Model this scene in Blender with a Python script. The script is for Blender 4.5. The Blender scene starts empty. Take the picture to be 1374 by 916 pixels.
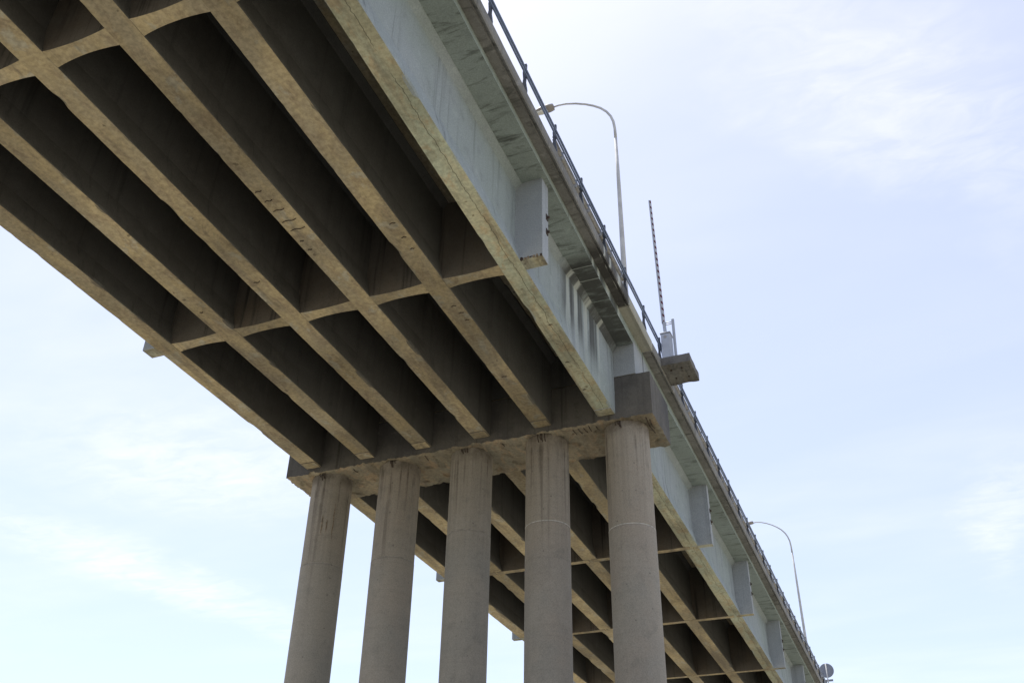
import bpy, math, random
from mathutils import Matrix, Vector, noise as mnoise

# ------------------------------------------------------------------ camera, sky, sun, exposure
scene = bpy.context.scene
COL = scene.collection
R = math.radians

cam_data = bpy.data.cameras.new("camera")
cam_data.sensor_width = 36.0
cam_data.lens = 34.237
cam_data.clip_end = 6000
cam = bpy.data.objects.new("camera", cam_data)
COL.objects.link(cam)
RIGHT = (0.92769271, 0.37302313, 0.01549141)
UP = (0.19687393, -0.52402975, 0.8286335)
FWD = (-0.31721742, 0.7656674, 0.55957711)
cam.matrix_world = Matrix((
    (RIGHT[0], UP[0], -FWD[0], 7.31018),
    (RIGHT[1], UP[1], -FWD[1], -25.39465),
    (RIGHT[2], UP[2], -FWD[2], -15.04762),
    (0, 0, 0, 1)))
scene.camera = cam

SUN_EL = 66.0          # degrees above the horizon
SUN_AZ = -41.0         # degrees clockwise from +Y (the bridge axis); negative = left
SKY_STRENGTH = 0.11

world = bpy.data.worlds.new("World")
scene.world = world
world.use_nodes = True


def sky_nodes():
    nt = world.node_tree
    N, L = nt.nodes, nt.links
    N.clear()
    out = N.new("ShaderNodeOutputWorld")
    bg = N.new("ShaderNodeBackground")
    sky = N.new("ShaderNodeTexSky")
    sky.sky_type = 'NISHITA'
    sky.sun_disc = False
    sky.sun_elevation = R(SUN_EL)
    sky.sun_rotation = R(SUN_AZ)
    sky.altitude = 0
    sky.air_density = 1.0
    sky.dust_density = 0.65
    sky.ozone_density = 1.5
    tc = N.new("ShaderNodeTexCoord")
    # thin cirrus laid out on a high horizontal layer: direction / height
    sep = N.new("ShaderNodeSeparateXYZ")
    L.new(tc.outputs["Generated"], sep.inputs[0])
    mx = N.new("ShaderNodeMath"); mx.operation = 'MAXIMUM'; mx.inputs[1].default_value = 0.06
    L.new(sep.outputs["Z"], mx.inputs[0])
    dv = N.new("ShaderNodeVectorMath"); dv.operation = 'DIVIDE'
    cz = N.new("ShaderNodeCombineXYZ")
    for i in range(3):
        L.new(mx.outputs[0], cz.inputs[i])
    L.new(tc.outputs["Generated"], dv.inputs[0]); L.new(cz.outputs[0], dv.inputs[1])
    mp = N.new("ShaderNodeMapping")
    mp.inputs["Location"].default_value = (1.35, 0.75, 0.0)
    mp.inputs["Rotation"].default_value = (0, 0, R(28))
    mp.inputs["Scale"].default_value = (0.75, 1.7, 1.0)
    L.new(dv.outputs[0], mp.inputs[0])
    n1 = N.new("ShaderNodeTexNoise")
    n1.inputs["Scale"].default_value = 0.9; n1.inputs["Detail"].default_value = 5
    n1.inputs["Roughness"].default_value = 0.5; n1.inputs["Distortion"].default_value = 0.3
    L.new(mp.outputs[0], n1.inputs["Vector"])
    cr = N.new("ShaderNodeValToRGB")
    cr.color_ramp.elements[0].position = 0.42; cr.color_ramp.elements[0].color = (0, 0, 0, 1)
    cr.color_ramp.elements[1].position = 0.72; cr.color_ramp.elements[1].color = (1, 1, 1, 1)
    L.new(n1.outputs["Fac"], cr.inputs[0])
    mp2 = N.new("ShaderNodeMapping"); mp2.inputs["Scale"].default_value = (1.0, 2.0, 1.0)
    mp2.inputs["Rotation"].default_value = (0, 0, R(-35))
    L.new(dv.outputs[0], mp2.inputs[0])
    n2 = N.new("ShaderNodeTexNoise")
    n2.inputs["Scale"].default_value = 3.0; n2.inputs["Detail"].default_value = 3
    L.new(mp2.outputs[0], n2.inputs["Vector"])
    cr2 = N.new("ShaderNodeValToRGB")
    cr2.color_ramp.elements[0].position = 0.12; cr2.color_ramp.elements[1].position = 0.75
    L.new(n2.outputs["Fac"], cr2.inputs[0])
    mul = N.new("ShaderNodeMath"); mul.operation = 'MULTIPLY'
    L.new(cr.outputs[0], mul.inputs[0]); L.new(cr2.outputs[0], mul.inputs[1])
    sc = N.new("ShaderNodeMath"); sc.operation = 'MULTIPLY_ADD'
    sc.inputs[1].default_value = 0.14; sc.inputs[2].default_value = 0.31
    sc.use_clamp = True
    L.new(mul.outputs[0], sc.inputs[0])
    # a few cirrus banks on the same layer: centre, angle, half length, half width, density
    wv = N.new("ShaderNodeTexNoise"); wv.inputs["Scale"].default_value = 4.5
    wv.inputs["Detail"].default_value = 4; wv.inputs["Roughness"].default_value = 0.6
    L.new(dv.outputs[0], wv.inputs["Vector"])
    ws = N.new("ShaderNodeVectorMath"); ws.operation = 'MULTIPLY_ADD'
    ws.inputs[1].default_value = (0.34, 0.34, 0.0); ws.inputs[2].default_value = (-0.17, -0.17, 0.0)
    L.new(wv.outputs["Color"], ws.inputs[0])
    wa = N.new("ShaderNodeVectorMath"); wa.operation = 'ADD'
    L.new(dv.outputs[0], wa.inputs[0]); L.new(ws.outputs[0], wa.inputs[1])
    wf = N.new("ShaderNodeTexNoise"); wf.inputs["Scale"].default_value = 9.0
    wf.inputs["Detail"].default_value = 5; wf.inputs["Roughness"].default_value = 0.62
    wf.inputs["Distortion"].default_value = 0.6
    L.new(mp2.outputs[0], wf.inputs["Vector"])
    total = sc.outputs[0]
    for cx, cy, ang, hl, hw, dens in ((0.13, 1.02, 60, 0.50, 0.15, 0.17), (0.27, 2.55, 87, 0.55, 0.10, 0.16),
                                      (-2.0, 2.15, 78, 0.95, 0.22, 0.20), (-1.4, 1.6, 30, 0.55, 0.35, 0.18)):
        bm_ = N.new("ShaderNodeMapping"); bm_.vector_type = 'TEXTURE'
        bm_.inputs["Location"].default_value = (cx, cy, 0)
        bm_.inputs["Rotation"].default_value = (0, 0, R(ang))
        bm_.inputs["Scale"].default_value = (hl, hw, 1000.0)
        L.new(wa.outputs[0], bm_.inputs[0])
        ln = N.new("ShaderNodeVectorMath"); ln.operation = 'LENGTH'
        L.new(bm_.outputs[0], ln.inputs[0])
        mr = N.new("ShaderNodeMapRange"); mr.interpolation_type = 'SMOOTHSTEP'
        mr.inputs[1].default_value = 1.15; mr.inputs[2].default_value = 0.1
        L.new(ln.outputs["Value"], mr.inputs[0])
        fr = N.new("ShaderNodeMapRange"); fr.inputs[1].default_value = 0.36; fr.inputs[2].default_value = 0.66
        fr.inputs[3].default_value = 0.25; fr.inputs[4].default_value = 1.0
        L.new(wf.outputs["Fac"], fr.inputs[0])
        m1 = N.new("ShaderNodeMath"); m1.operation = 'MULTIPLY'
        L.new(mr.outputs[0], m1.inputs[0]); L.new(fr.outputs[0], m1.inputs[1])
        m2 = N.new("ShaderNodeMath"); m2.operation = 'MULTIPLY_ADD'; m2.inputs[1].default_value = dens
        m2.use_clamp = True
        L.new(m1.outputs[0], m2.inputs[0]); L.new(total, m2.inputs[2])
        total = m2.outputs[0]
    mix = N.new("ShaderNodeMix"); mix.data_type = 'RGBA'
    L.new(total, mix.inputs["Factor"])
    L.new(sky.outputs[0], mix.inputs["A"])
    mix.inputs["B"].default_value = (7.7, 7.45, 8.1, 1)
    L.new(mix.outputs["Result"], bg.inputs["Color"])
    bg.inputs["Strength"].default_value = SKY_STRENGTH
    L.new(bg.outputs[0], out.inputs[0])


sky_nodes()

sun_data = bpy.data.lights.new("sun", 'SUN')
sun_data.energy = 4.0
sun_data.angle = R(0.53)
sun_data.color = (1.0, 0.94, 0.84)
sun = bpy.data.objects.new("sun", sun_data)
COL.objects.link(sun)
to_sun = Vector((math.sin(R(SUN_AZ)) * math.cos(R(SUN_EL)),
                 math.cos(R(SUN_AZ)) * math.cos(R(SUN_EL)), math.sin(R(SUN_EL))))
sun.rotation_euler = to_sun.to_track_quat('Z', 'Y').to_euler()
sun.location = (0, 0, 60)

vs = scene.view_settings
vs.view_transform = 'Standard'
vs.look = 'None'
vs.gamma = 1.0
vs.exposure = 0.75
vs.use_curve_mapping = False
scene.cycles.diffuse_bounces = 4
scene.cycles.max_bounces = 10
scene.cycles.sample_clamp_indirect = 10

rnd = random.Random(7)


# ------------------------------------------------------------------ helpers
def link(o):
    COL.objects.link(o)
    return o


def tag(o, label=None, cat=None, group=None, kind=None):
    if label: o["label"] = label
    if cat: o["category"] = cat
    if group: o["group"] = group
    if kind: o["kind"] = kind
    return o


def empty(name, loc=(0, 0, 0)):
    o = bpy.data.objects.new(name, None)
    o.location = loc
    o.empty_display_size = 0.5
    return link(o)


def wpos(o):
    p = Vector((0, 0, 0))
    while o:
        p += o.location
        o = o.parent
    return p


class MB:
    """Collects verts and faces in world coordinates and links them as one mesh."""
    def __init__(self):
        self.v = []; self.f = []; self.smooth = []

    def add(self, vs, fs, smooth=False):
        b = len(self.v)
        self.v += [tuple(p) for p in vs]
        self.f += [tuple(i + b for i in f) for f in fs]
        self.smooth += [smooth] * len(fs)
        return self

    def box(self, x0, x1, y0, y1, z0, z1, bev=0.0):
        if bev <= 0:
            vs = [(x, y, z) for z in (z0, z1) for y in (y0, y1) for x in (x0, x1)]
            return self.add(vs, [(0, 2, 3, 1), (4, 5, 7, 6), (0, 1, 5, 4), (2, 6, 7, 3), (0, 4, 6, 2), (1, 3, 7, 5)])
        b = bev
        ring = lambda i: [(x0 + i, y0 + b), (x0 + b, y0 + i), (x1 - b, y0 + i), (x1 - i, y0 + b),
                          (x1 - i, y1 - b), (x1 - b, y1 - i), (x0 + b, y1 - i), (x0 + i, y1 - b)]
        full = ring(0)
        inn = [(x0 + b, y0 + b)] * 2 + [(x1 - b, y0 + b)] * 2 + [(x1 - b, y1 - b)] * 2 + [(x0 + b, y1 - b)] * 2
        corners = [(x0 + b, y0 + b), (x1 - b, y0 + b), (x1 - b, y1 - b), (x0 + b, y1 - b)]
        vs = [(x, y, z0) for x, y in corners] + [(x, y, z0 + b) for x, y in full] + \
             [(x, y, z1 - b) for x, y in full] + [(x, y, z1) for x, y in corners]
        fs = [(3, 2, 1, 0), (20, 21, 22, 23)]
        for i in range(8):
            j = (i + 1) % 8
            fs.append((4 + i, 4 + j, 12 + j, 12 + i))
        cmap = [0, 0, 1, 1, 2, 2, 3, 3]
        for i in range(8):
            j = (i + 1) % 8
            a, c = cmap[i], cmap[j]
            if a == c:
                fs.append((4 + j, 4 + i, a)); fs.append((12 + i, 12 + j, 20 + a))
            else:
                fs.append((a, c, 4 + j, 4 + i)); fs.append((12 + i, 12 + j, 20 + c, 20 + a))
        return self.add(vs, fs)

    def sweep(self, rings, closed=True, caps=True, smooth=False):
        """rings: list of equal-length point loops"""
        n = len(rings[0])
        vs = [p for r in rings for p in r]
        fs = []
        for a in range(len(rings) - 1):
            for i in range(n if closed else n - 1):
                j = (i + 1) % n
                fs.append((a * n + i, a * n + j, (a + 1) * n + j, (a + 1) * n + i))
        self.add(vs, fs, smooth)
        if caps and closed:
            self.add(rings[0], [tuple(range(n - 1, -1, -1))])
            self.add(rings[-1], [tuple(range(n))])
        return self

    def tube(self, pts, rad, n=8, smooth=True):
        pts = [Vector(p) for p in pts]
        rads = rad if isinstance(rad, (list, tuple)) else [rad] * len(pts)
        rings = []
        ref = None
        for i, p in enumerate(pts):
            d = (pts[min(i + 1, len(pts) - 1)] - pts[max(i - 1, 0)]).normalized()
            if ref is None:
                ref = Vector((1, 0, 0)) if abs(d.x) < 0.9 else Vector((0, 1, 0))
            u = (ref - d * ref.dot(d)).normalized()
            w = d.cross(u)
            ref = u
            rings.append([p + (u * math.cos(t) + w * math.sin(t)) * rads[i]
                          for t in [2 * math.pi * k / n for k in range(n)]])
        return self.sweep(rings, smooth=smooth)

    def prism(self, poly, axis, a, b):
        """poly of 2-D points extruded between a and b along axis 0/1/2"""
        def P(q, t):
            q = list(q); q.insert(axis, t); return tuple(q)
        n = len(poly)
        vs = [P(q, a) for q in poly] + [P(q, b) for q in poly]
        fs = [tuple(range(n - 1, -1, -1)), tuple(range(n, 2 * n))]
        for i in range(n):
            j = (i + 1) % n
            fs.append((i, j, n + j, n + i))
        return self.add(vs, fs)

    def build(self, name, mat, parent=None):
        me = bpy.data.meshes.new(name)
        o = bpy.data.objects.new(name, me)
        off = wpos(parent) if parent else Vector((0, 0, 0))
        if parent is None:
            off = Vector((0, 0, 0))
        me.from_pydata([(v[0] - off.x, v[1] - off.y, v[2] - off.z) for v in self.v], [], self.f)
        me.polygons.foreach_set("use_smooth", self.smooth)
        me.update()
        import bmesh
        bm = bmesh.new(); bm.from_mesh(me)
        bmesh.ops.remove_doubles(bm, verts=bm.verts, dist=1e-5)
        bmesh.ops.recalc_face_normals(bm, faces=bm.faces)
        bm.to_mesh(me); bm.free()
        if mat: me.materials.append(mat)
        if parent: o.parent = parent
        return link(o)


def copy_tree(o, parent=None, loc=None):
    c = o.copy()
    link(c)
    c.parent = parent
    if loc is not None: c.location = loc
    for ch in o.children:
        copy_tree(ch, c)
    return c


# ------------------------------------------------------------------ materials
class NT:
    def __init__(self, name):
        self.m = bpy.data.materials.new(name)
        self.m.use_nodes = True
        self.nt = self.m.node_tree
        self.nt.nodes.clear()
        self.out = self.n("ShaderNodeOutputMaterial")
        self.bsdf = self.n("ShaderNodeBsdfPrincipled")
        self.l(self.bsdf.outputs[0], self.out.inputs[0])
        self.geo = self.n("ShaderNodeNewGeometry")
        self.pos = self.geo.outputs["Position"]

    def n(self, t, **kw):
        nd = self.nt.nodes.new(t)
        for k, v in kw.items(): setattr(nd, k, v)
        return nd

    def l(self, a, b): self.nt.links.new(a, b)

    def val(self, x, sock):
        if isinstance(x, (int, float)): sock.default_value = x
        elif isinstance(x, (tuple, list)):
            sock.default_value = (*x, 1.0) if len(x) == 3 and len(sock.default_value) == 4 else x
        else: self.l(x, sock)

    def math(self, op, a, b=None, c=None, clamp=False):
        nd = self.n("ShaderNodeMath", operation=op, use_clamp=clamp)
        self.val(a, nd.inputs[0])
        if b is not None: self.val(b, nd.inputs[1])
        if c is not None: self.val(c, nd.inputs[2])
        return nd.outputs[0]

    def noise(self, scale=1.0, detail=4, rough=0.55, stretch=(1, 1, 1), off=(0, 0, 0), dist=0.0, vec=None):
        mp = self.n("ShaderNodeMapping")
        mp.inputs["Scale"].default_value = stretch
        mp.inputs["Location"].default_value = off
        self.l(vec or self.pos, mp.inputs[0])
        nd = self.n("ShaderNodeTexNoise")
        nd.inputs["Scale"].default_value = scale
        nd.inputs["Detail"].default_value = detail
        nd.inputs["Roughness"].default_value = rough
        nd.inputs["Distortion"].default_value = dist
        self.l(mp.outputs[0], nd.inputs["Vector"])
        return nd.outputs["Fac"]

    def ramp(self, f, lo, hi, a=0.0, b=1.0):
        nd = self.n("ShaderNodeMapRange", interpolation_type='SMOOTHSTEP')
        self.val(f, nd.inputs[0])
        for i, v in enumerate((lo, hi, a, b)): self.val(v, nd.inputs[i + 1])
        return nd.outputs[0]

    def mix(self, fac, a, b, blend='MIX'):
        nd = self.n("ShaderNodeMix", data_type='RGBA', blend_type=blend)
        self.val(fac, nd.inputs["Factor"])
        self.val(a, nd.inputs["A"]); self.val(b, nd.inputs["B"])
        return nd.outputs["Result"]

    def mix_f(self, fac, a, b):
        nd = self.n("ShaderNodeMix", data_type='FLOAT')
        self.val(fac, nd.inputs[0]); self.val(a, nd.inputs[2]); self.val(b, nd.inputs[3])
        return nd.outputs[0]

    def sep(self, v=None):
        nd = self.n("ShaderNodeSeparateXYZ")
        self.l(v or self.pos, nd.inputs[0])
        return nd.outputs

    def normal_z(self):
        nd = self.n("ShaderNodeSeparateXYZ")
        self.l(self.geo.outputs["True Normal"], nd.inputs[0])
        return nd.outputs

    def finish(self, col, rough=0.85, bump=None, strength=0.4, dist=0.02, spec=0.3):
        self.val(col, self.bsdf.inputs["Base Color"])
        self.val(rough, self.bsdf.inputs["Roughness"])
        self.bsdf.inputs["Specular IOR Level"].default_value = spec
        if bump is not None:
            b = self.n("ShaderNodeBump")
            b.inputs["Strength"].default_value = strength
            b.inputs["Distance"].default_value = dist
            self.l(bump, b.inputs["Height"])
            self.l(b.outputs[0], self.bsdf.inputs["Normal"])
        return self.m


def concrete(name, base, warm, streak=0.35, under=None, crack=False, leak=False, patches=0.25, soffit=False, dn_lim=(-0.86, -0.97)):
    t = NT(name)
    big = t.noise(0.35, 5, 0.6)
    mid = t.noise(2.2, 6, 0.6, off=(3, 1, 7))
    fine = t.noise(28, 5, 0.65)
    col = t.mix(t.ramp(big, 0.35, 0.68), base, warm)
    dk = tuple(c * 0.62 for c in base)
    lt = tuple(min(1, c * 1.28) for c in base)
    col = t.mix(t.math('MULTIPLY', t.ramp(mid, 0.52, 0.75), patches * 2.2), col, dk)
    col = t.mix(t.math('MULTIPLY', t.ramp(mid, 0.44, 0.28), patches * 1.6), col, lt)
    nz = t.normal_z()
    vert = t.ramp(t.math('ABSOLUTE', nz[2]), 0.7, 0.3)
    # rain streaks run down the vertical faces
    st = t.noise(1.0, 5, 0.6, stretch=(3.2, 3.2, 0.12), off=(11, 5, 2))
    st2 = t.noise(1.0, 3, 0.6, stretch=(11, 11, 0.22), off=(1, 15, 2))
    sf = t.math('MULTIPLY', t.ramp(st, 0.5, 0.72), t.ramp(st2, 0.35, 0.65))
    col = t.mix(t.math('MULTIPLY', t.math('MULTIPLY', sf, vert), streak * 2.0), col, tuple(c * 0.4 for c in base))
    fine_f = t.ramp(fine, 0.3, 0.7, 0.86, 1.1)
    col = t.mix(1.0, col, fine_f, 'MULTIPLY')
    hx = None
    if under:
        # downward faces: ground bounce put into the tint, plus lichen, lime and damp patches
        dn = t.ramp(nz[2], *dn_lim)
        oi = t.n("ShaderNodeObjectInfo")
        rv = t.n("ShaderNodeCombineXYZ")
        t.l(t.math('MULTIPLY', oi.outputs["Random"], 60.0), rv.inputs[1])
        va = t.n("ShaderNodeVectorMath", operation='ADD')
        t.l(t.pos, va.inputs[0]); t.l(rv.outputs[0], va.inputs[1])
        v = va.outputs[0]
        un = t.noise(0.9, 6, 0.62, stretch=(1.8, 0.55, 1), off=(9, 2, 4), vec=v)
        uc = t.mix(t.ramp(un, 0.36, 0.6), under[1], under[0])
        un2 = t.noise(2.1, 7, 0.68, stretch=(1.4, 0.7, 1), off=(2, 22, 4), vec=v, dist=0.6)
        uc = t.mix(t.ramp(un2, 0.50, 0.62, 0, 0.6), uc, under[2])
        un4 = t.noise(1.5, 6, 0.6, stretch=(1.2, 0.8, 1), off=(12, 2, 40), vec=v, dist=0.3)
        uc = t.mix(t.ramp(un4, 0.57, 0.64, 0, 0.6), uc, under[3])
        tone = t.noise(0.33, 2, 0.5, off=(7, 7, 1), vec=v)
        uc = t.mix(1.0, uc, t.ramp(tone, 0.32, 0.68, 0.68, 1.18), 'MULTIPLY')
        uc = t.mix(1.0, uc, t.math('MULTIPLY_ADD', oi.outputs["Random"], 0.24, 0.88), 'MULTIPLY')
        grime = t.noise(0.6, 5, 0.65, stretch=(3.0, 0.35, 1), off=(31, 2, 4), vec=v)
        uc = t.mix(t.ramp(grime, 0.50, 0.68, 0, 0.7), uc, (0.16, 0.135, 0.105))
        un3 = t.noise(9, 6, 0.7, off=(2, 2, 14), vec=v)
        uc = t.mix(1.0, uc, t.ramp(un3, 0.34, 0.66, 0.80, 1.16), 'MULTIPLY')
        # pits
        vo = t.n("ShaderNodeTexVoronoi"); vo.inputs["Scale"].default_value = 2.6
        vd = t.n("ShaderNodeVectorMath", operation='ADD')
        jit = t.n("ShaderNodeTexNoise"); jit.inputs["Scale"].default_value = 14.0
        t.l(v, jit.inputs["Vector"])
        js = t.n("ShaderNodeVectorMath", operation='SCALE'); js.inputs["Scale"].default_value = 0.10
        t.l(jit.outputs["Color"], js.inputs[0])
        t.l(v, vd.inputs[0]); t.l(js.outputs[0], vd.inputs[1])
        t.l(vd.outputs[0], vo.inputs["Vector"])
        sc_ = t.n("ShaderNodeSeparateColor"); t.l(vo.outputs["Color"], sc_.inputs[0])
        pr_ = t.math('MULTIPLY', t.ramp(sc_.outputs[0], 0.45, 1.0), 0.13)
        pit = t.math('MULTIPLY', t.math('LESS_THAN', vo.outputs["Distance"], pr_), dn)
        uc = t.mix(t.math('MULTIPLY', pit, 0.6), uc, tuple(c * 0.3 for c in under[2]))
        col = t.mix(dn, col, uc)
        hx = t.math('MULTIPLY', pit, 0.5)
    hgt = t.math('ADD', t.math('MULTIPLY', mid, 0.7), t.math('MULTIPLY', fine, 0.35))
    if hx is not None:
        hgt = t.math('SUBTRACT', hgt, hx)
        hgt = t.math('ADD', hgt, t.math('MULTIPLY', un2, 0.15))
    if soffit:
        dn = t.ramp(nz[2], -0.6, -0.9)
        sm = t.noise(1.0, 6, 0.65, stretch=(0.9, 3.6, 1), off=(4, 9, 1), dist=0.8)
        sm2 = t.noise(1.0, 3, 0.5, stretch=(0.6, 0.5, 1), off=(14, 9, 1))
        f = t.math('MULTIPLY', t.ramp(sm, 0.5, 0.66), t.ramp(sm2, 0.3, 0.62, 0.2, 1))
        col = t.mix(t.math('MULTIPLY', dn, t.math('MULTIPLY', f, 0.8)), col, (0.055, 0.058, 0.052))
    p = t.sep()
    if leak:
        # leakage from the deck joint: black crust on the last metres before the pier
        a = t.ramp(p[1], -5.0, -4.3)
        b = t.ramp(p[1], 0.6, -0.4)
        side = t.ramp(p[0], -0.3, 0.1)
        zone = t.math('MULTIPLY', t.math('MULTIPLY', a, b), side)
        wb = t.noise(1.0, 4, 0.6, stretch=(0.5, 2.5, 0.5), off=(8, 3, 1))
        yy = t.math('ADD', p[1], t.math('MULTIPLY_ADD', wb, 0.35, -0.175))
        band = None
        for c0, c1 in ((-4.78, -4.32), (-4.12, -3.72), (-3.5, -3.05), (-2.5, -1.75)):
            q = t.math('MULTIPLY', t.ramp(yy, c0 - 0.02, c0 + 0.06), t.ramp(yy, c1 + 0.12, c1 - 0.12))
            band = q if band is None else t.math('MAXIMUM', band, q)
        nf = t.noise(1.0, 5, 0.6, stretch=(1, 9, 0.12), off=(2, 3, 1))
        wall = t.math('MULTIPLY', band, t.ramp(nf, 0.32, 0.56, 0.45, 0.95))
        wall = t.math('MULTIPLY', wall, t.ramp(p[2], 0.25, 1.3, 0.08, 1.0))
        lowz = t.ramp(p[2], 0.06, 0.3)
        ns = t.noise(1.0, 5, 0.65, stretch=(1.1, 2.4, 1.0), off=(5, 1, 1))
        soff_ = t.ramp(ns, 0.30, 0.52, 0.25, 1.0)
        f = t.math('MULTIPLY', t.math('MULTIPLY', zone, lowz), t.mix_f(vert, soff_, wall))
        col = t.mix(t.math('MULTIPLY', f, 0.85), col, (0.045, 0.044, 0.043))
        # lime runs beside the leaks
        lime = None
        for c0, hw_ in ((-4.22, 0.07), (-3.62, 0.09), (-2.75, 0.16), (-1.55, 0.12)):
            q = t.ramp(t.math('ABSOLUTE', t.math('SUBTRACT', yy, c0)), hw_ + 0.04, hw_ * 0.4)
            lime = q if lime is None else t.math('MAXIMUM', lime, q)
        lime = t.math('MULTIPLY', t.math('MULTIPLY', lime, side), t.ramp(p[2], 0.5, 1.8, 0.2, 0.75))
        lime = t.math('MULTIPLY', lime, t.ramp(t.math('ABSOLUTE', nz[2]), 0.85, 0.7))
        lime = t.math('MULTIPLY', lime, t.ramp(nf, 0.3, 0.5, 0.4, 1.0))
        col = t.mix(lime, col, (0.46, 0.49, 0.47))
    if crack:
        # one long wandering crack along the outer girder's underside
        w = t.noise(1.0, 5, 0.65, stretch=(0, 0.9, 0), off=(2, 0, 0))
        w2 = t.noise(1.0, 3, 0.6, stretch=(0, 7, 0), off=(6, 0, 0))
        xx = t.math('SUBTRACT', p[0], t.math('MULTIPLY_ADD', w, 0.34, -0.1))
        xx = t.math('SUBTRACT', xx, t.math('MULTIPLY_ADD', w2, 0.05, -0.025))
        line = t.ramp(t.math('ABSOLUTE', xx), 0.011, 0.003)
        line = t.math('MULTIPLY', line, t.ramp(nz[2], -0.6, -0.9))
        line = t.math('MULTIPLY', line, t.ramp(t.noise(0.5, 2, 0.5, stretch=(0, 1, 0)), 0.3, 0.45))
        col = t.mix(t.math('MULTIPLY', line, 0.7), col, (0.05, 0.045, 0.03))
        hgt = t.math('SUBTRACT', hgt, t.math('MULTIPLY', line, 0.6))
    return t.finish(col, 0.9, hgt, 0.55, 0.03, 0.2)


G_UNDER = ((0.395, 0.325, 0.205), (0.33, 0.285, 0.205), (0.24, 0.19, 0.135), (0.37, 0.36, 0.31))  # pale ochre carries painted warm ground bounce as well as real discolouring
M_girder = concrete("girder_concrete", (0.112, 0.110, 0.106), (0.09, 0.086, 0.08), 0.35, under=G_UNDER)  # shade between the inner girders is put into this dark base colour
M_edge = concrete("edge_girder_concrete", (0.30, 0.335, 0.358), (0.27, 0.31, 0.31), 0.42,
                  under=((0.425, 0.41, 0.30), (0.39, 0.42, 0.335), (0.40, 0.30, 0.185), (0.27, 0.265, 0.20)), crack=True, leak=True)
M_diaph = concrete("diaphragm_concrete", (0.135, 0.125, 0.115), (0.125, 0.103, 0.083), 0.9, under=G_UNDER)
M_stub = concrete("stub_concrete", (0.335, 0.36, 0.39), (0.30, 0.325, 0.35), 0.2,
                  under=((0.38, 0.34, 0.22), (0.33, 0.33, 0.27), (0.16, 0.13, 0.09), (0.10, 0.09, 0.08)), patches=0.15)
M_slab = concrete("deck_concrete", (0.30, 0.348, 0.338), (0.26, 0.30, 0.282), 0.4, leak=True, soffit=True)
M_kerb = concrete("kerb_concrete", (0.235, 0.232, 0.225), (0.17, 0.167, 0.16), 0.55, leak=True, patches=0.4, soffit=True)
M_kerbnew = concrete("kerb_repair_concrete", (0.36, 0.35, 0.30), (0.30, 0.30, 0.26), 0.3, patches=0.25)
M_cap = concrete("cap_concrete", (0.125, 0.118, 0.108), (0.075, 0.073, 0.076), 0.6,
                 under=((0.31, 0.265, 0.195), (0.25, 0.232, 0.185), (0.35, 0.25, 0.16), (0.16, 0.14, 0.11)), patches=0.35, dn_lim=(-0.12, -0.35))
M_platform = concrete("platform_concrete", (0.15, 0.145, 0.14), (0.11, 0.105, 0.10), 0.5, patches=0.6,
                      under=((0.165, 0.16, 0.15), (0.13, 0.126, 0.12), (0.06, 0.057, 0.052), (0.22, 0.21, 0.19)))


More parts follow.
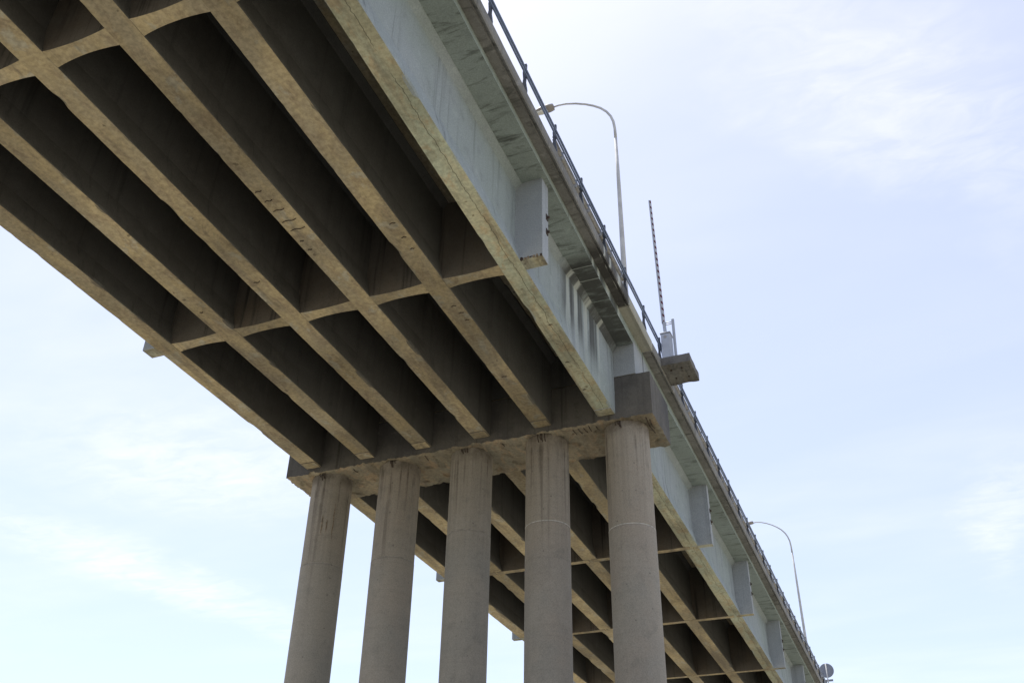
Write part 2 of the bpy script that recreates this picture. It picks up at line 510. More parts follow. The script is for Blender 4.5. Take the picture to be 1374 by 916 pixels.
def column_mat():
    t = NT("column_concrete")
    oi = t.n("ShaderNodeObjectInfo")
    rv = t.n("ShaderNodeCombineXYZ")
    t.l(t.math('MULTIPLY', oi.outputs["Random"], 40.0), rv.inputs[0])
    va = t.n("ShaderNodeVectorMath", operation='ADD')
    t.l(t.pos, va.inputs[0]); t.l(rv.outputs[0], va.inputs[1])
    v = va.outputs[0]
    p = t.sep()
    big = t.noise(0.5, 5, 0.6, vec=v)
    mid = t.noise(2.5, 6, 0.62, vec=v, off=(3, 1, 7))
    blot = t.noise(6.5, 6, 0.7, vec=v, off=(3, 6, 7))
    fine = t.noise(30, 5, 0.65, vec=v)
    boards = t.noise(1.0, 2, 0.5, stretch=(9, 9, 0.05), vec=v)
    streak = t.noise(1.0, 5, 0.65, stretch=(6, 6, 0.16), vec=v, off=(1, 2, 30))
    rings = t.noise(1.0, 3, 0.6, stretch=(0.3, 0.3, 9.0), vec=v)
    col = t.mix(t.ramp(big, 0.35, 0.65), (0.278, 0.258, 0.228), (0.242, 0.233, 0.213))
    # upper lift: browner, board marked
    up = t.ramp(p[2], -4.4, -2.4)
    col = t.mix(t.math('MULTIPLY', up, 0.45), col, (0.265, 0.225, 0.18))
    warm = t.ramp(oi.outputs['Random'], 0.5, 1.0, 0.0, 0.22)
    col = t.mix(t.math('MULTIPLY', warm, t.ramp(t.noise(0.4, 4, 0.6, vec=v, off=(4, 4, 4)), 0.4, 0.6)), col, (0.31, 0.24, 0.195))
    col = t.mix(t.math('MULTIPLY', t.ramp(boards, 0.35, 0.65), t.math('MULTIPLY_ADD', up, 0.3, 0.08)), col, (0.33, 0.30, 0.26))
    col = t.mix(t.math('MULTIPLY', t.ramp(streak, 0.55, 0.72), t.math('MULTIPLY_ADD', up, 0.45, 0.12)), col, (0.11, 0.095, 0.08))
    col = t.mix(t.math('MULTIPLY', t.ramp(mid, 0.52, 0.72), 0.45), col, (0.18, 0.17, 0.155))
    col = t.mix(t.math('MULTIPLY', t.ramp(blot, 0.56, 0.7), 0.4), col, (0.285, 0.27, 0.25))
    col = t.mix(t.math('MULTIPLY', t.ramp(blot, 0.42, 0.3), 0.35), col, (0.17, 0.16, 0.145))
    col = t.mix(t.math('MULTIPLY', t.ramp(rings, 0.5, 0.75), 0.2), col, (0.17, 0.155, 0.14))
    vo = t.n("ShaderNodeTexVoronoi"); vo.inputs["Scale"].default_value = 5.0
    t.l(v, vo.inputs["Vector"])
    sc_ = t.n("ShaderNodeSeparateColor"); t.l(vo.outputs["Color"], sc_.inputs[0])
    hole = t.math('LESS_THAN', vo.outputs["Distance"], t.math('MULTIPLY', t.ramp(sc_.outputs[0], 0.7, 1.0), 0.16))
    col = t.mix(t.math('MULTIPLY', hole, 0.5), col, (0.09, 0.082, 0.072))
    patch = t.noise(0.8, 4, 0.6, vec=v, off=(14, 4, 24))
    col = t.mix(t.ramp(patch, 0.56, 0.60, 0, 0.35), col, (0.30, 0.28, 0.25))
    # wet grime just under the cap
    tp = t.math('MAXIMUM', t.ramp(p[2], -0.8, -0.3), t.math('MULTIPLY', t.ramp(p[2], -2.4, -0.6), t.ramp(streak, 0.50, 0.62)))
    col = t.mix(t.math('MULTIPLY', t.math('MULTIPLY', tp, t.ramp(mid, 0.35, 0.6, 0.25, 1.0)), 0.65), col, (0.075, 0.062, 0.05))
    col = t.mix(1.0, col, t.ramp(fine, 0.3, 0.7, 0.85, 1.12), 'MULTIPLY')
    h = t.math('ADD', t.math('MULTIPLY', boards, 0.5), t.math('ADD', t.math('MULTIPLY', mid, 0.4), t.math('MULTIPLY', fine, 0.3)))
    return t.finish(col, 0.9, h, 0.45, 0.025, 0.2)


def plain(name, col, rough=0.5, metal=0.0, var=0.15, scale=6.0, rust=0.0):
    t = NT(name)
    n = t.noise(scale, 5, 0.6)
    c = t.mix(1.0, col, t.ramp(n, 0.3, 0.7, 1 - var, 1 + var), 'MULTIPLY')
    if rust:
        n2 = t.noise(scale * 1.6, 6, 0.65, off=(5, 5, 5))
        c = t.mix(t.math('MULTIPLY', t.ramp(n2, 0.5, 0.68), rust), c, (0.12, 0.055, 0.025))
    m = t.finish(c, rough, n, 0.15, 0.004, 0.4)
    t.bsdf.inputs["Metallic"].default_value = metal
    return m


M_col = column_mat()
M_joint = plain("joint_mortar", (0.42, 0.41, 0.39), 0.9, var=0.3, scale=14)
M_joint_dull = plain("dull_joint_mortar", (0.27, 0.25, 0.225), 0.9, var=0.3, scale=9)
M_rebar = plain("rusty_rebar", (0.05, 0.035, 0.028), 0.9, var=0.4, scale=30)
M_spall = plain("spalled_concrete", (0.20, 0.155, 0.11), 0.95, var=0.5, scale=12)
M_blue = plain("blue_rail_paint", (0.095, 0.13, 0.215), 0.38, var=0.2, scale=9, rust=0.15)
M_post = plain("dark_post_paint", (0.04, 0.048, 0.065), 0.5, var=0.3, scale=12, rust=0.3)
M_pipe = plain("weathered_pipe", (0.23, 0.222, 0.21), 0.6, var=0.25, scale=5, rust=0.15)
M_galv = plain("galvanised_steel", (0.45, 0.455, 0.47), 0.75, 0.0, var=0.12, scale=3)
M_lamp = plain("lamp_housing", (0.27, 0.26, 0.26), 0.5, var=0.1)
M_diffuser = plain("lamp_glass", (0.62, 0.62, 0.58), 0.3, var=0.05)
M_cab = plain("cabinet_paint", (0.34, 0.37, 0.44), 0.45, var=0.08, scale=3, rust=0.06)
M_signback = plain("sign_back", (0.20, 0.22, 0.27), 0.5, var=0.1)
M_signrib = plain("sign_rib", (0.30, 0.32, 0.33), 0.5, var=0.1)
M_asph = plain("asphalt", (0.05, 0.05, 0.052), 0.95, var=0.3, scale=20)


def arm_mat():
    t = NT("barrier_stripes")
    p = t.sep()
    k = t.math('ADD', t.math('MULTIPLY', p[2], 3.6), t.math('MULTIPLY', p[0], 4.5))
    fr = t.math('FRACT', k)
    s = t.ramp(t.math('ABSOLUTE', t.math('SUBTRACT', fr, 0.5)), 0.19, 0.22)
    c = t.mix(s, (0.10, 0.018, 0.028), (0.42, 0.44, 0.50))
    return t.finish(c, 0.45)


def ground_mat():
    t = NT("dry_ground")
    a = t.noise(0.05, 6, 0.6)
    b = t.noise(0.6, 7, 0.65, off=(5, 3, 0))
    f = t.noise(9, 5, 0.65)
    c = t.mix(t.ramp(a, 0.38, 0.62), (0.325, 0.30, 0.238), (0.30, 0.285, 0.222))
    c = t.mix(t.math('MULTIPLY', t.ramp(b, 0.5, 0.7), 0.5), c, (0.25, 0.23, 0.17))
    c = t.mix(1.0, c, t.ramp(f, 0.3, 0.7, 0.82, 1.14), 'MULTIPLY')
    return t.finish(c, 0.95, t.math('ADD', b, f), 0.6, 0.08, 0.1)


M_arm = arm_mat()
M_ground = ground_mat()

# ------------------------------------------------------------------ setting: ground
GZ = -16.7
g = MB()
NG = 48
SZ = 1500.0
def gcoord(i):
    u = (i / NG) * 2 - 1
    return math.copysign(abs(u) ** 2.2, u) * SZ
vsg, fsg = [], []
for j in range(NG + 1):
    for i in range(NG + 1):
        x, y = gcoord(i), gcoord(j)
        z = GZ + 0.25 * mnoise.noise(Vector((x * 0.05, y * 0.05, 0.3)))
        vsg.append((x, y, z))
for j in range(NG):
    for i in range(NG):
        a = j * (NG + 1) + i
        fsg.append((a, a + 1, a + NG + 2, a + NG + 1))
g.add(vsg, fsg, True)
tag(g.build("ground", M_ground), kind="structure")

# ------------------------------------------------------------------ bridge geometry
S = 2.1                                   # girder spacing
GX = [-S * k for k in range(6)]           # girder axes, right to left
HW, HB, HT = 0.147, 0.2915, 0.308         # half widths: web, bottom flange, top flange
ZS = 2.56                                 # deck soffit


def wob(seed, t, sc=1.0):
    return mnoise.noise(Vector((t * sc, seed * 7.31, seed * 1.77)))


STEPS = [(4.85, 0.20), (4.2, 0.245), (3.6, 0.275), (2.55, 0.30)]


def half_web(e):
    """half thickness of the web at distance e from the girder's end: four stepped thickenings"""
    w = HW
    for d, v in STEPS:
        if e <= d - 0.09: w = v
        elif e < d: w = w + (v - w) * (d - e) / 0.09
    return w


def girder(x, y0, y1, seed, mat, parent, step, thick=(True, True)):
    ys = set()
    n = int((y1 - y0) / step)
    for i in range(n + 1): ys.add(round(y0 + (y1 - y0) * i / n, 4))
    for d, _ in STEPS:
        for q in (d, d - 0.09):
            ys.add(round(y1 - q, 4)); ys.add(round(y0 + q, 4))
    rings = []
    for y in sorted(ys):
        e = min((y1 - y) if thick[1] else 99, (y - y0) if thick[0] else 99)
        hw = half_web(e)
        ht = max(HT, hw + 0.16)
        dzc = (hw - HW) * 0.9
        pr = []
        for sgn in (1, -1):
            sd = seed * 10 + (1 if sgn > 0 else 2)
            chip = min(0.05, max(0.0, wob(sd, y, 0.9) - 0.42) * 0.5) + max(0.0, wob(sd + 3, y, 3.7) - 0.34) * 0.06
            lean = 0.006 * wob(sd + 4, y, 0.5)
            dz = 0.007 + 0.006 * wob(sd + 5, y, 2.2)
            side = [(HB - 0.03 - chip * 1.1, 0.0), (HB + lean - 0.004 - chip * 0.5, dz + chip * 0.4),
                    (HB + lean, 0.055 + 0.01 * wob(sd + 6, y, 1.0) + chip * 0.5), (hw, 0.69), (hw, 2.38 - dzc),
                    (ht, ZS - 0.02 - dzc * 0.8), (ht, ZS + 0.012)]
            pr.append([(x + sgn * a, y, b) for a, b in side])
        rings.append(pr[0] + pr[1][::-1])
    mb = MB().sweep(rings)
    return mb.build("girder", mat, parent)


def diaphragm(xa, xb, y0, y1, z0, parent, flare, seed):
    """wall between two girders; thinner in the middle than at the girders"""
    mb = MB()
    n = 10
    rings = []
    for i in range(n + 1):
        t = i / n
        x = xa + (xb - xa) * t
        # flat between the girder flanges, thickened toward them
        q = (math.sin(math.pi * min(max((t - 0.12) / 0.76, 0), 1))) ** 0.7 * flare
        rings.append([(x, y0 + q * 0.7, z0 + 0.006 * wob(seed, x, 2)), (x, y1 - q, z0 + 0.006 * wob(seed + 1, x, 2)),
                      (x, y1 - q, ZS + 0.012), (x, y0 + q * 0.7, ZS + 0.012)])
    mb.sweep(rings)
    return mb.build("diaphragm", M_diaph, parent)


def stub(x0, x1, y0, y1, z0, parent, out):
    mb = MB()
    mb.box(min(x0, x1), max(x0, x1), y0, y1, z0, ZS + 0.012, 0.012)
    o = mb.build("diaphragm_end", M_stub, parent)
    xe = x1
    if out > 0:
        for zz in (1.46, 0.98):
            a = MB()
            a.box(xe - 0.01, xe + 0.02, y1 - 0.17, y1 - 0.05, zz - 0.09, zz + 0.09, 0.006)
            a.tube([(xe, y1 - 0.11, zz), (xe + 0.075, y1 - 0.11, zz)], 0.035, 7)
            a.build("anchor", M_rebar, o)
    return o


def strip(profile, y0, y1, step, seed, name, mat, parent, amp=0.006):
    n = max(2, int((y1 - y0) / step))
    rings = []
    for i in range(n + 1):
        y = y0 + (y1 - y0) * i / n
        rings.append([(px + amp * wob(seed + k, y, 1.5), y, pz + amp * wob(seed + k + 20, y, 1.5))
                      for k, (px, pz) in enumerate(profile)])
    return MB().sweep(rings).build(name, mat, parent)


ZK = 3.125                                # top of the kerb
KERB = [(1.004, 2.77), (1.235, 2.77), (1.25, 2.795), (1.285, 2.795), (1.30, 2.755), (1.345, 2.745), (1.372, 2.80),
        (1.370, 3.09), (1.345, ZK), (0.52, ZK), (0.50, 3.105), (0.50, 3.02), (1.004, 3.02)]
MID = -5.25 * 2


def mirror(profile):
    return [(MID - a, b) for a, b in profile][::-1]


def build_span(y0, y1, cap0, cap1, diaphs, dt, zdi, step, label):
    """y0..y1 girders clear of the caps; cap0/cap1 = how far deck and end walls reach onto the caps"""
    root = empty("bridge_span", ((GX[0] + GX[5]) / 2, (y0 + y1) / 2, 0))
    tag(root, label, "bridge span", "concrete girder spans of the bridge")
    sd = int(y0) % 17 + 3
    for k, x in enumerate(GX):
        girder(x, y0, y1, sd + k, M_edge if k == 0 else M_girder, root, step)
    for yd in diaphs:
        for k in range(5):
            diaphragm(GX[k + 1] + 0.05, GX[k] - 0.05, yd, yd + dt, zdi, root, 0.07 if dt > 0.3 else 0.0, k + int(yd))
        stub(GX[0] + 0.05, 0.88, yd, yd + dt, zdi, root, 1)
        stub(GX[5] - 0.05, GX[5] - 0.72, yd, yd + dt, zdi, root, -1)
    # walls joining the girder ends over the pier caps
    for ya, yb in ((y0 - cap0, y0 - 0.03), (y1 + 0.03, y1 + cap1)):
        MB().box(GX[5], 0.0, ya, yb, 1.335, ZS + 0.012).build("end_wall", M_girder, root)  # inner stretch in the dark colour, painting in the shade above the cap
        MB().box(0.0, 1.0, ya, yb, 1.335, ZS + 0.012, 0.01).build("end_wall", M_stub, root)
        MB().box(GX[5] - 1.0, GX[5], ya, yb, 1.335, ZS + 0.012, 0.01).build("end_wall", M_stub, root)
    d0, d1 = y0 - cap0 - 0.0, y1 + cap1 + 0.0
    strip([(0.0, ZS), (0.0, 3.0), (MID, 3.0), (MID, ZS)], d0, d1, 0.6, sd, "deck_slab", M_girder, root, 0.0)  # inner soffit in the dark colour, painting in the shade between girders
    strip([(1.0, ZS), (1.0, 3.0), (0.0, 3.0), (0.0, ZS)], d0, d1, 0.6, sd, "cantilever_slab", M_slab, root, 0.0)
    strip([(MID, ZS), (MID, 3.0), (MID - 1.0, 3.0), (MID - 1.0, ZS)], d0, d1, 0.6, sd, "cantilever_slab", M_slab, root, 0.0)
    # the cantilever's soffit thickens in the same steps toward the piers
    for i, (d, w) in enumerate(STEPS):
        zb = ZS - 0.033 * (i + 1)
        xo = 0.998 - 0.001 * i
        for sg_ in (1, -1):
            for ya, yb in ((y1 - d, y1 - 0.004 * i - 0.01), (y0 + 0.01 + 0.004 * i, y0 + d)):
                xa_, xb_ = (0.15, xo) if sg_ > 0 else (MID - xo, MID - 0.15)
                MB().box(xa_, xb_, ya, yb, zb, ZS + 0.006 + 0.002 * i, 0.0).build("haunch", M_slab, root)
    MB().box(MID - 0.49, 0.49, d0, d1, 3.004, 3.07).build("asphalt", M_asph, root)
    return root, d0, d1, sd


spanA, a0, a1, sA = build_span(-45.25, 0.0, 1.06, 1.06, [-8.035, -17.29, -26.4, -35.6], 0.43, 0.013, 0.14,
                               "near concrete bridge span overhead, its six girders running up and left of the columns")
spanB, b0, b1, sB = build_span(2.30, 55.0, 1.12, 1.06, [11.19, 20.05, 29.36, 38.5, 47.6], 0.28, -0.012, 0.25,
                               "farther concrete bridge span receding behind the row of columns, down to the lower right")
strip(KERB, a0, -1.62, 0.3, 31, "kerb", M_kerb, spanA)
new_kerb = [(px, pz - 0.035 if pz < 2.9 else pz) for px, pz in KERB if not (1.24 < px < 1.29 and pz < 2.9)]
tag(strip(new_kerb, -1.60, a1, 0.3, 37, "kerb_block", M_kerbnew, spanA, 0.003), "paler repaired kerb block over the pier")
strip(mirror(KERB), a0, a1, 0.6, 41, "kerb", M_kerb, spanA)
strip(KERB, b0, b1, 0.4, 47, "kerb", M_kerb, spanB)
strip(mirror(KERB), b0, b1, 0.8, 53, "kerb", M_kerb, spanB)

# broken lower edges of the diaphragm ends on the right
for o in [c for c in spanA.children if c.name.startswith("diaphragm_end")]:
    xs_ = [v.co.x + spanA.location.x for v in o.data.vertices]; ys_ = [v.co.y + spanA.location.y for v in o.data.vertices]
    if max(xs_) < 0.5 or not -19 < min(ys_) < -7: continue
    yb = min(ys_); rr_ = random.Random(int(yb * 10))
    for i in range(7):
        xc = 0.34 + 0.08 * i + rr_.uniform(-0.02, 0.02)
        w_, h_ = rr_.uniform(0.03, 0.06), rr_.uniform(0.02, 0.07)
        n_ = 7
        poly = [(xc + w_ * math.cos(t) * rr_.uniform(0.7, 1.2), 0.035 + h_ * math.sin(t) * rr_.uniform(0.6, 1.2))
                for t in [2 * math.pi * q / n_ for q in range(n_)]]
        MB().prism(poly, 1, yb - 0.006, yb + 0.02).build("spall", M_spall if i % 3 else M_rebar, o)
# bearing shoes under the girder ends
girdersA = [o for o in spanA.children if o.name.startswith("girder")]
girdersB = [o for o in spanB.children if o.name.startswith("girder")]
girdersA.sort(key=lambda o: -sum(v.co.x for v in o.data.vertices) / len(o.data.vertices))
girdersB.sort(key=lambda o: -sum(v.co.x for v in o.data.vertices) / len(o.data.vertices))
for k, x in enumerate(GX):
    MB().box(x - 0.27, x + 0.27, -0.42, -0.012, -0.022, 0.03, 0.008).build("end_shoe", M_stub if k == 0 else M_diaph, girdersA[k])

# exposed stirrups on the undersides: (girder index, y, x offset from, to)
for k, y, xa, xb in ((2, -11.35, -0.22, 0.17), (2, -11.02, -0.20, 0.20), (2, -11.75, -0.2, 0.10), (2, -12.1, -0.2, 0.0),
                     (2, -12.45, -0.22, -0.05), (2, -10.6, -0.2, -0.1), (2, -10.25, -0.2, -0.08),
                     (1, -10.4, 0.02, 0.17), (1, -9.85, 0.05, 0.18), (1, -9.4, 0.06, 0.17), (1, -6.9, 0.0, 0.14), (1, -6.55, 0.05, 0.2),
                     (1, -6.2, 0.08, 0.2), (1, -3.2, -0.1, 0.06), (0, -3.3, -0.2, -0.08), (0, -1.7, -0.2, -0.1), (0, -5.2, 0.0, 0.1),
                     (3, -9.6, -0.1, 0.1), (4, -9.0, -0.1, 0.0)):
    x = GX[k]
    n = 6
    pts = [(x + xa + (xb - xa) * i / n, y + 0.02 * math.sin(i * 1.3 + k), -0.004 - 0.012 * math.sin(math.pi * i / n)) for i in range(n + 1)]
    MB().tube(pts, 0.010, 6).build("rebar", M_rebar, girdersA[k])


# ------------------------------------------------------------------ piers
def build_pier(yf, label):
    Y0, Y1, X0, X1, Z0, Z1 = yf, yf + 2.245, -11.6, 1.45, -0.225, 1.30
    root = empty("bridge_pier", ((X0 + X1) / 2, yf + 0.80, GZ))
    tag(root, label, "bridge pier", "bridge piers of five round columns")
    # cap: one box whose lower edges are worn and whose underside has spalled hollows
    nx, ny = 260, 40
    def und(x, y):
        h = 0.0
        v = mnoise.noise(Vector((x * 0.9, y * 0.9, 3.1 + yf)))
        h += max(0, v - 0.18) * 0.05
        v2 = mnoise.noise(Vector((x * 2.6, y * 2.6, 8.1 + yf)))
        h += min(max(0, v2 - 0.2) * 0.5, 0.045)
        h += 0.012 * mnoise.noise(Vector((x * 7, y * 7, 1.7)))
        ex = min(x - X0, X1 - x); ey = min(y - Y0, Y1 - y)
        e = min(ex, ey)
        if e < 0.09:
            h += (0.09 - e) * (0.35 + 0.35 * mnoise.noise(Vector((x * 4, y * 4, 5.5))) + 0.4 * mnoise.noise(Vector((x * 11, y * 11, 2.5))))
        return Z0 + h
    vs, fs = [], []
    xs = [X0 + (X1 - X0) * i / nx for i in range(nx + 1)]
    ysl = [Y0, Y0 + 0.04] + [Y0 + 0.09 + (Y1 - Y0 - 0.18) * j / ny for j in range(ny + 1)] + [Y1 - 0.04, Y1]
    m = len(ysl)
    for x in xs:
        for y in ysl: vs.append((x, y, und(x, y)))
    for i in range(nx):
        for j in range(m - 1):
            a = i * m + j
            fs.append((a, a + 1, a + m + 1, a + m))
    base = len(vs)
    # rim up to the top
    rim = [i * m for i in range(nx + 1)] + [nx * m + j for j in range(1, m)] + \
          [i * m + m - 1 for i in range(nx - 1, -1, -1)] + [j for j in range(m - 2, 0, -1)]
    for r in rim: vs.append((vs[r][0], vs[r][1], Z1))
    nr = len(rim)
    for i in range(nr):
        j = (i + 1) % nr
        fs.append((rim[i], rim[j], base + j, base + i))
    fs.append(tuple(base + i for i in range(nr)))
    capo = MB().add(vs, fs).build("pier_cap", M_cap, root)
    # bare reinforcement in the spalled underside
    rr = random.Random(5)
    for x in (-1.15, -0.98, -0.80, -0.62, -0.40, -9.0, -6.3, -3.6):
        y = Y0 + 0.06 + rr.random() * 0.08
        dx = rr.uniform(-0.05, 0.05)
        MB().tube([(x, y, und(x, y) - 0.004), (x + dx * 0.4, y + 0.16, und(x, y + 0.16) - 0.022),
                   (x + dx, y + 0.34, und(x, y + 0.34) - 0.01)], 0.012, 6).build("rebar", M_rebar, capo)
    for x, ya, yb in ((1.2, 0.15, 1.2), (1.28, 0.3, 1.1)):
        MB().tube([(x, Y0 + ya, und(x, Y0 + ya) - 0.005), (x - 0.03, Y0 + (ya + yb) / 2, und(x, Y0 + (ya + yb) / 2) - 0.03),
                   (x + 0.02, Y0 + yb, und(x, Y0 + yb) - 0.01)], 0.016, 6).build("rebar", M_rebar, capo)
    # columns
    rc = 0.689
    zr = [-3.60, -3.12, -3.02, -3.55, -3.40]
    for k in range(5):
        cx, cy = 0.399 - 2.65 * k, yf + 0.795
        n = 56
        zs = [Z0 + 0.12, Z0 - 0.02, -0.6, -1.2, -2.0, zr[k] + 0.12, zr[k] + 0.09, zr[k] + 0.03, zr[k] + 0.012]
        zl = [zr[k] - 0.012, zr[k] - 0.03, zr[k] - 0.09, zr[k] - 0.12, -5.0, -7.0, -9.5, -12.0, -14.5, GZ - 0.6]
        rings = []
        for i, z in enumerate(zs + zl):
            r = rc if i < len(zs) - 1 else (rc - 0.012 if i in (len(zs) - 1, len(zs)) else rc + 0.005)
            rings.append([(cx + r * (1 + 0.003 * wob(k + 60, t * 3 + z * 0.3)) * math.cos(t),
                           cy + r * (1 + 0.003 * wob(k + 70, t * 3 + z * 0.3)) * math.sin(t), z)
                          for t in [2 * math.pi * q / n for q in range(n)]])
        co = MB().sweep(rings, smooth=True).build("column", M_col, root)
        jr = []
        for z, r in ((zr[k] + 0.016, rc - 0.01), (zr[k] + 0.010, rc + 0.004), (zr[k] - 0.010, rc + 0.007), (zr[k] - 0.016, rc - 0.008)):
            jr.append([(cx + r * math.cos(t), cy + r * math.sin(t), z) for t in [2 * math.pi * q / n for q in range(n)]])
        MB().sweep(jr, caps=False, smooth=True).build("construction_joint", M_joint if k in (0, 1) else M_joint_dull, co)
        # stirrup ends showing at the column head
        a = -math.pi / 2 - 0.1 + rr.uniform(-0.2, 0.2)
        for q in range(4):
            a += rr.uniform(0.05, 0.13)
            r = rc + 0.008
            ln = rr.uniform(0.08, 0.26)
            bow = rr.uniform(0.015, 0.05)
            MB().tube([(cx + r * math.cos(a), cy + r * math.sin(a), Z0 + 0.05),
                       (cx + (r + bow) * math.cos(a), cy + (r + bow) * math.sin(a), Z0 - ln * 0.4),
                       (cx + r * math.cos(a + 0.03), cy + r * math.sin(a + 0.03), Z0 - ln)],
                      0.013, 5).build("rebar", M_rebar, co)
        if k == 4:
            for a, z0_, z1_ in ((-1.25, -1.75, -2.45), (-1.02, -1.9, -2.35), (-0.72, -1.3, -2.6)):
                pts = [(cx + (rc + 0.002 + 0.006 * math.sin(i)) * math.cos(a + 0.012 * math.sin(2.3 * i)),
                        cy + (rc + 0.002 + 0.006 * math.sin(i)) * math.sin(a + 0.012 * math.sin(2.3 * i)),
                        z0_ + (z1_ - z0_) * i / 6) for i in range(7)]
                MB().tube(pts, [0.004, 0.012, 0.02, 0.014, 0.022, 0.012, 0.004], 6).build("rebar", M_spall, co)
    # pockmarks in the left-hand column
    return root


pier = build_pier(0.02, "pier of five round concrete columns under one worn cap beam")
# bearing pads between the cap and the end walls
for y in (0.5, 1.72):
    for x in GX:
        MB().box(x - 0.25, x + 0.25, y - 0.2, y + 0.2, 1.29, 1.345).build("bearing_pad", M_rebar, pier)
pier2 = build_pier(55.05, "distant second pier carrying the far end of the receding span")

# ------------------------------------------------------------------ bracket platform on the far span
pl = MB()
pn = 14
def plat_pt(u, v, z):
    x_, y_ = 1.376 + 0.994 * u, 2.16 + 1.39 * v
    e_ = min(1 - u, v, 1 - v)
    wv_ = 0.009 * mnoise.noise(Vector((x_ * 5, y_ * 5, z * 9)))
    ch_ = 0.03 * max(0, mnoise.noise(Vector((x_ * 3, y_ * 3, 4.4))) - 0.05) if e_ < 0.02 else 0
    return (x_ - (ch_ if u > 0.99 else 0), y_ + (ch_ if v < 0.01 else -ch_ if v > 0.99 else 0), z + (wv_ + ch_ if z < 2.9 else wv_ * 0.3))
for zz_ in (2.79, 3.10):
    vv_ = [plat_pt(i / pn, j / pn, zz_) for i in range(pn + 1) for j in range(pn + 1)]
    pl.add(vv_, [(i * (pn + 1) + j, i * (pn + 1) + j + 1, (i + 1) * (pn + 1) + j + 1, (i + 1) * (pn + 1) + j) for i in range(pn) for j in range(pn)])
rim_ = [(i / pn, 0) for i in range(pn)] + [(1, j / pn) for j in range(pn)] + [(1 - i / pn, 1) for i in range(pn)] + [(0, 1 - j / pn) for j in range(pn)]
lo_ = [plat_pt(u, v, 2.79) for u, v in rim_]; hi_ = [plat_pt(u, v, 3.10) for u, v in rim_]
nr_ = len(rim_)
pl.add(lo_ + hi_, [(i, (i + 1) % nr_, nr_ + (i + 1) % nr_, nr_ + i) for i in range(nr_)])
plat = pl.build("platform", M_platform, spanB)
plat["label"] = "rough concrete platform bracket jutting out beside the railing over the pier"
for bx, by in ((1.62, 2.55), (2.0, 2.5), (1.66, 3.1), (2.1, 3.12)):
    MB().tube([(bx, by, 2.80), (bx + 0.012, by, 2.752)], [0.034, 0.026], 6, smooth=False).build("anchor_bolt", M_rebar, plat)

# ------------------------------------------------------------------ railing along the right edge
XR = 1.25


def build_railing(posts, y_start, y_end, label, end_bend):
    root = empty("railing", (XR, (y_start + y_end) / 2, ZK))
    tag(root, label, "railing", "blue tube railings on the bridge edge")
    for z, r in ((4.06, 0.031), (3.87, 0.028)):
        pts = []
        n = int((y_end - y_start) / 1.1)
        for i in range(n + 1):
            y = y_start + (y_end - y_start) * i / n
            pts.append((XR + 0.045 + 0.006 * wob(z, y, 0.7), y, z + 0.008 * wob(z + 5, y, 0.6)))
        if end_bend:
            for dy, dz in ((0.16, -0.03), (0.28, -0.12), (0.36, -0.28), (0.42, -0.55 if z > 4 else -0.45)):
                pts.append((XR + 0.045, y_end + dy, z + dz))
        MB().tube(pts, r, 8).build("rail_tube", M_blue, root)
    # one bent flat-bar post, copied along the line
    y = posts[0]
    prof = [(-0.05, ZK - 0.005), (0.03, ZK - 0.005), (0.05, 3.40), (0.015, 3.70), (0.035, 4.14), (0.04, 4.34), (-0.02, 4.34),
            (-0.065, 4.05), (-0.05, 3.80), (-0.075, 3.60), (-0.065, 3.42)]
    mb = MB().prism([(XR + a, b) for a, b in prof], 1, y - 0.03, y + 0.03)
    p0 = mb.build("post", M_post, root)
    # the prism's axis was y: points were (x, z)
    b = MB().box(XR - 0.09, XR + 0.065, y - 0.07, y + 0.07, ZK - 0.006, ZK + 0.016)
    pb = b.build("base_plate", M_post, p0)
    for yy in posts[1:]:
        c = p0.copy(); link(c); c.parent = root; c.location = (0, yy - y, 0)
        d = pb.copy(); link(d); d.parent = c
    return root


postsA = [-1.5 - 2.18 * i for i in range(0, 16)][::-1] + [0.70, 2.75]
build_railing(postsA, postsA[0] - 0.5, 2.62, "blue two-tube railing on the near span, curving down at the barrier cabinet", True)
postsB = [3.9 + 2.18 * i for i in range(24)]
build_railing(postsB, 3.65, postsB[-1] + 0.4, "blue two-tube railing on the far span, starting behind the concrete platform", False)


def build_conduit(y0, y1, clamps, label):
    root = empty("pipe_run", (1.16, (y0 + y1) / 2, ZK))
    tag(root, label, "pipe", "pipe runs behind the railing")
    for x, z, r in ((1.165, 3.97, 0.05), (1.165, 3.83, 0.055), (1.15, 4.08, 0.035)):
        n = max(4, int((y1 - y0) / 0.8))
        pts = [(x, y0 + (y1 - y0) * i / n, z + 0.012 * wob(z * 3, i * 0.9)) for i in range(n + 1)]
        MB().tube(pts, r, 8).build("pipe", M_pipe, root)
    for y in clamps:
        MB().box(1.10, 1.235, y - 0.06, y + 0.06, 3.74, 4.0, 0.03).build("clamp", M_signback, root)
        MB().tube([(1.15, y + 0.02, ZK - 0.002), (1.15, y + 0.02, 3.76)], 0.02, 6).build("support", M_post, root)
    return root


build_conduit(-7.9, -1.55, [-7.35, -6.2, -5.1, -3.95, -2.9, -1.8], "rusty grey pipes clamped behind the near railing below the street lamp")
build_conduit(3.7, 54.0, [4.99 + 2.18 * i for i in range(22)], "rusty grey pipes clamped behind the railing of the far span")


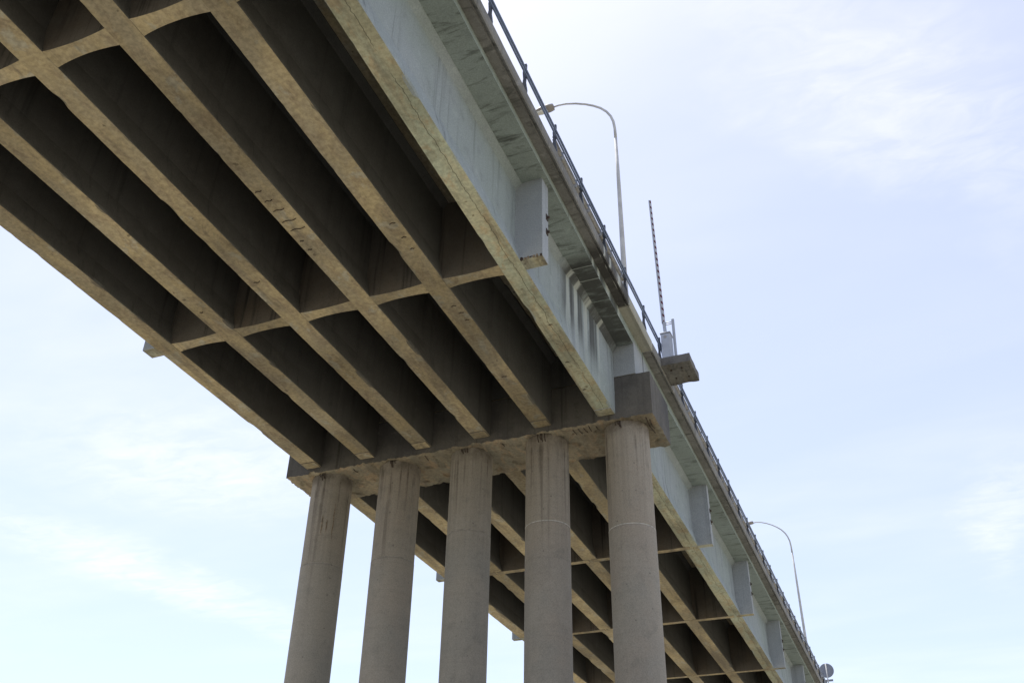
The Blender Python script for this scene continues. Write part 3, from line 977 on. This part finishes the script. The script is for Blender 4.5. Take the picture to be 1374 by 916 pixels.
# ------------------------------------------------------------------ street lamps
def build_lamp(x, y, label):
    root = empty("street_lamp", (x, y, ZK))
    tag(root, label, "street lamp", "street lamps on the bridge")
    pole = MB().tube([(x, y, ZK), (x, y, 4.0), (x, y, 6.0), (x, y, 9.0), (x - 0.01, y, 11.3)],
                     [0.105, 0.10, 0.088, 0.07, 0.056], 14).build("pole", M_galv, root)
    MB().box(x - 0.17, x + 0.17, y - 0.17, y + 0.17, ZK - 0.002, ZK + 0.03, 0.006).build("base_plate", M_galv, pole)
    arc = [(-0.01, 11.3), (-0.02, 11.8), (-0.06, 12.2), (-0.15, 12.52), (-0.30, 12.82), (-0.52, 13.1), (-0.80, 13.34),
           (-1.12, 13.55), (-1.5, 13.74), (-1.9, 13.88), (-2.2, 13.92), (-2.46, 13.90)]
    MB().tube([(x + a, y, b) for a, b in arc], [0.056 - 0.0022 * i for i in range(len(arc))], 10).build("arm", M_galv, root)
    # luminaire: tapered shell with a glass bowl below
    hx0, hx1 = x - 2.40, x - 3.25
    rings = []
    for t, w, h in ((0, 0.07, 0.07), (0.03, 0.16, 0.14), (0.25, 0.20, 0.16), (0.65, 0.19, 0.14), (0.92, 0.13, 0.09), (1, 0.04, 0.03)):
        xx = hx0 + (hx1 - hx0) * t
        zz = 13.90 - 0.06 * t
        rings.append([(xx, y + w * math.cos(a), zz + h * (math.sin(a) if math.sin(a) > 0 else 0.35 * math.sin(a)))
                      for a in [2 * math.pi * q / 14 for q in range(14)]])
    hd = MB().sweep(rings, smooth=True).build("luminaire", M_lamp, root)
    rings = []
    for t, w, h in ((0.30, 0.02, 0.0), (0.36, 0.11, 0.07), (0.6, 0.12, 0.10), (0.85, 0.10, 0.07), (0.93, 0.02, 0.0)):
        xx = hx0 + (hx1 - hx0) * t
        zz = 13.875 - 0.06 * t
        rings.append([(xx, y + w * math.cos(a), zz - 0.02 + (-h if math.sin(a) < 0 else 0.1 * h) * abs(math.sin(a)))
                      for a in [2 * math.pi * q / 12 for q in range(12)]])
    MB().sweep(rings, smooth=True).build("glass_bowl", M_diffuser, hd)
    return root


build_lamp(0.95, -0.40, "tall grey curved-arm street lamp beside the striped barrier")
build_lamp(0.95, 42.2, "distant grey curved-arm street lamp low at the right, near the round sign")

# ------------------------------------------------------------------ barrier gate on the platform
bar = empty("barrier_gate", (1.5, 2.75, 3.10))
tag(bar, "grey barrier cabinet with raised red and white striped arm on the platform", "barrier")
cab = MB()
cab.box(1.36, 1.70, 2.52, 2.92, 3.099, 4.34, 0.035)
cab = cab.build("cabinet", M_cab, bar)
MB().box(1.40, 1.66, 2.512, 2.53, 3.2, 4.05, 0.004).build("door", M_cab, cab)
MB().tube([(1.52, 2.50, 4.18), (1.52, 2.545, 4.18)], 0.05, 12).build("lock", M_lamp, cab)
MB().box(1.34, 1.72, 2.50, 2.94, 4.335, 4.375, 0.012).build("cabinet_lid", M_cab, cab)
a0v, a1v = Vector((1.50, 2.74, 4.37)), Vector((1.475, 2.74, 4.92))
am = MB()
am.prism([(1.445, 4.37), (1.545, 4.37), (1.535, 4.95), (1.425, 4.95)], 1, 2.69, 2.80)
am.build("arm_holder", M_cab, bar)
am = MB()
am.prism([(1.455, 4.90), (1.53, 4.90), (1.388, 10.75), (1.338, 10.75)], 1, 2.70, 2.75)
arm = am.build("arm", M_arm, bar)
MB().prism([(1.405, 4.90), (1.453, 4.90), (1.336, 10.75), (1.298, 10.75)], 1, 2.69, 2.79).build("arm_edge", M_cab, arm)
MB().box(1.76, 1.85, 2.66, 2.76, 3.099, 4.98, 0.008).build("rest_post", M_cab, bar)
for z in (4.88, 4.80):
    MB().tube([(1.50, 2.71, z), (1.80, 2.71, z)], 0.014, 6).build("tie_rod", M_lamp, bar)

# ------------------------------------------------------------------ road sign, seen from behind
sx, sy, szc = 1.25, 51.2, 5.50
sg = empty("road_sign", (sx, sy, ZK))
tag(sg, "back of a round road sign above small plates at the bottom right edge", "road sign")
MB().tube([(sx, sy, ZK - 0.01), (sx, sy, 6.0)], 0.045, 10).build("sign_pole", M_galv, sg)
d = MB()
n = 36
d.sweep([[(sx + r * math.cos(t), yy, szc + r * math.sin(t)) for t in [2 * math.pi * q / n for q in range(n)]]
         for r, yy in ((0.50, sy + 0.05), (0.52, sy + 0.055), (0.52, sy + 0.08), (0.50, sy + 0.085))])
disc = d.build("sign_disc", M_signback, sg)
MB().box(sx - 0.06, sx + 0.06, sy + 0.035, sy + 0.049, szc - 0.46, szc + 0.46).build("rib", M_signrib, disc)
for z in (4.78, 4.50):
    MB().box(sx - 0.36, sx + 0.36, sy + 0.05, sy + 0.075, z - 0.075, z + 0.075, 0.004).build("sign_plate", M_signback, sg)
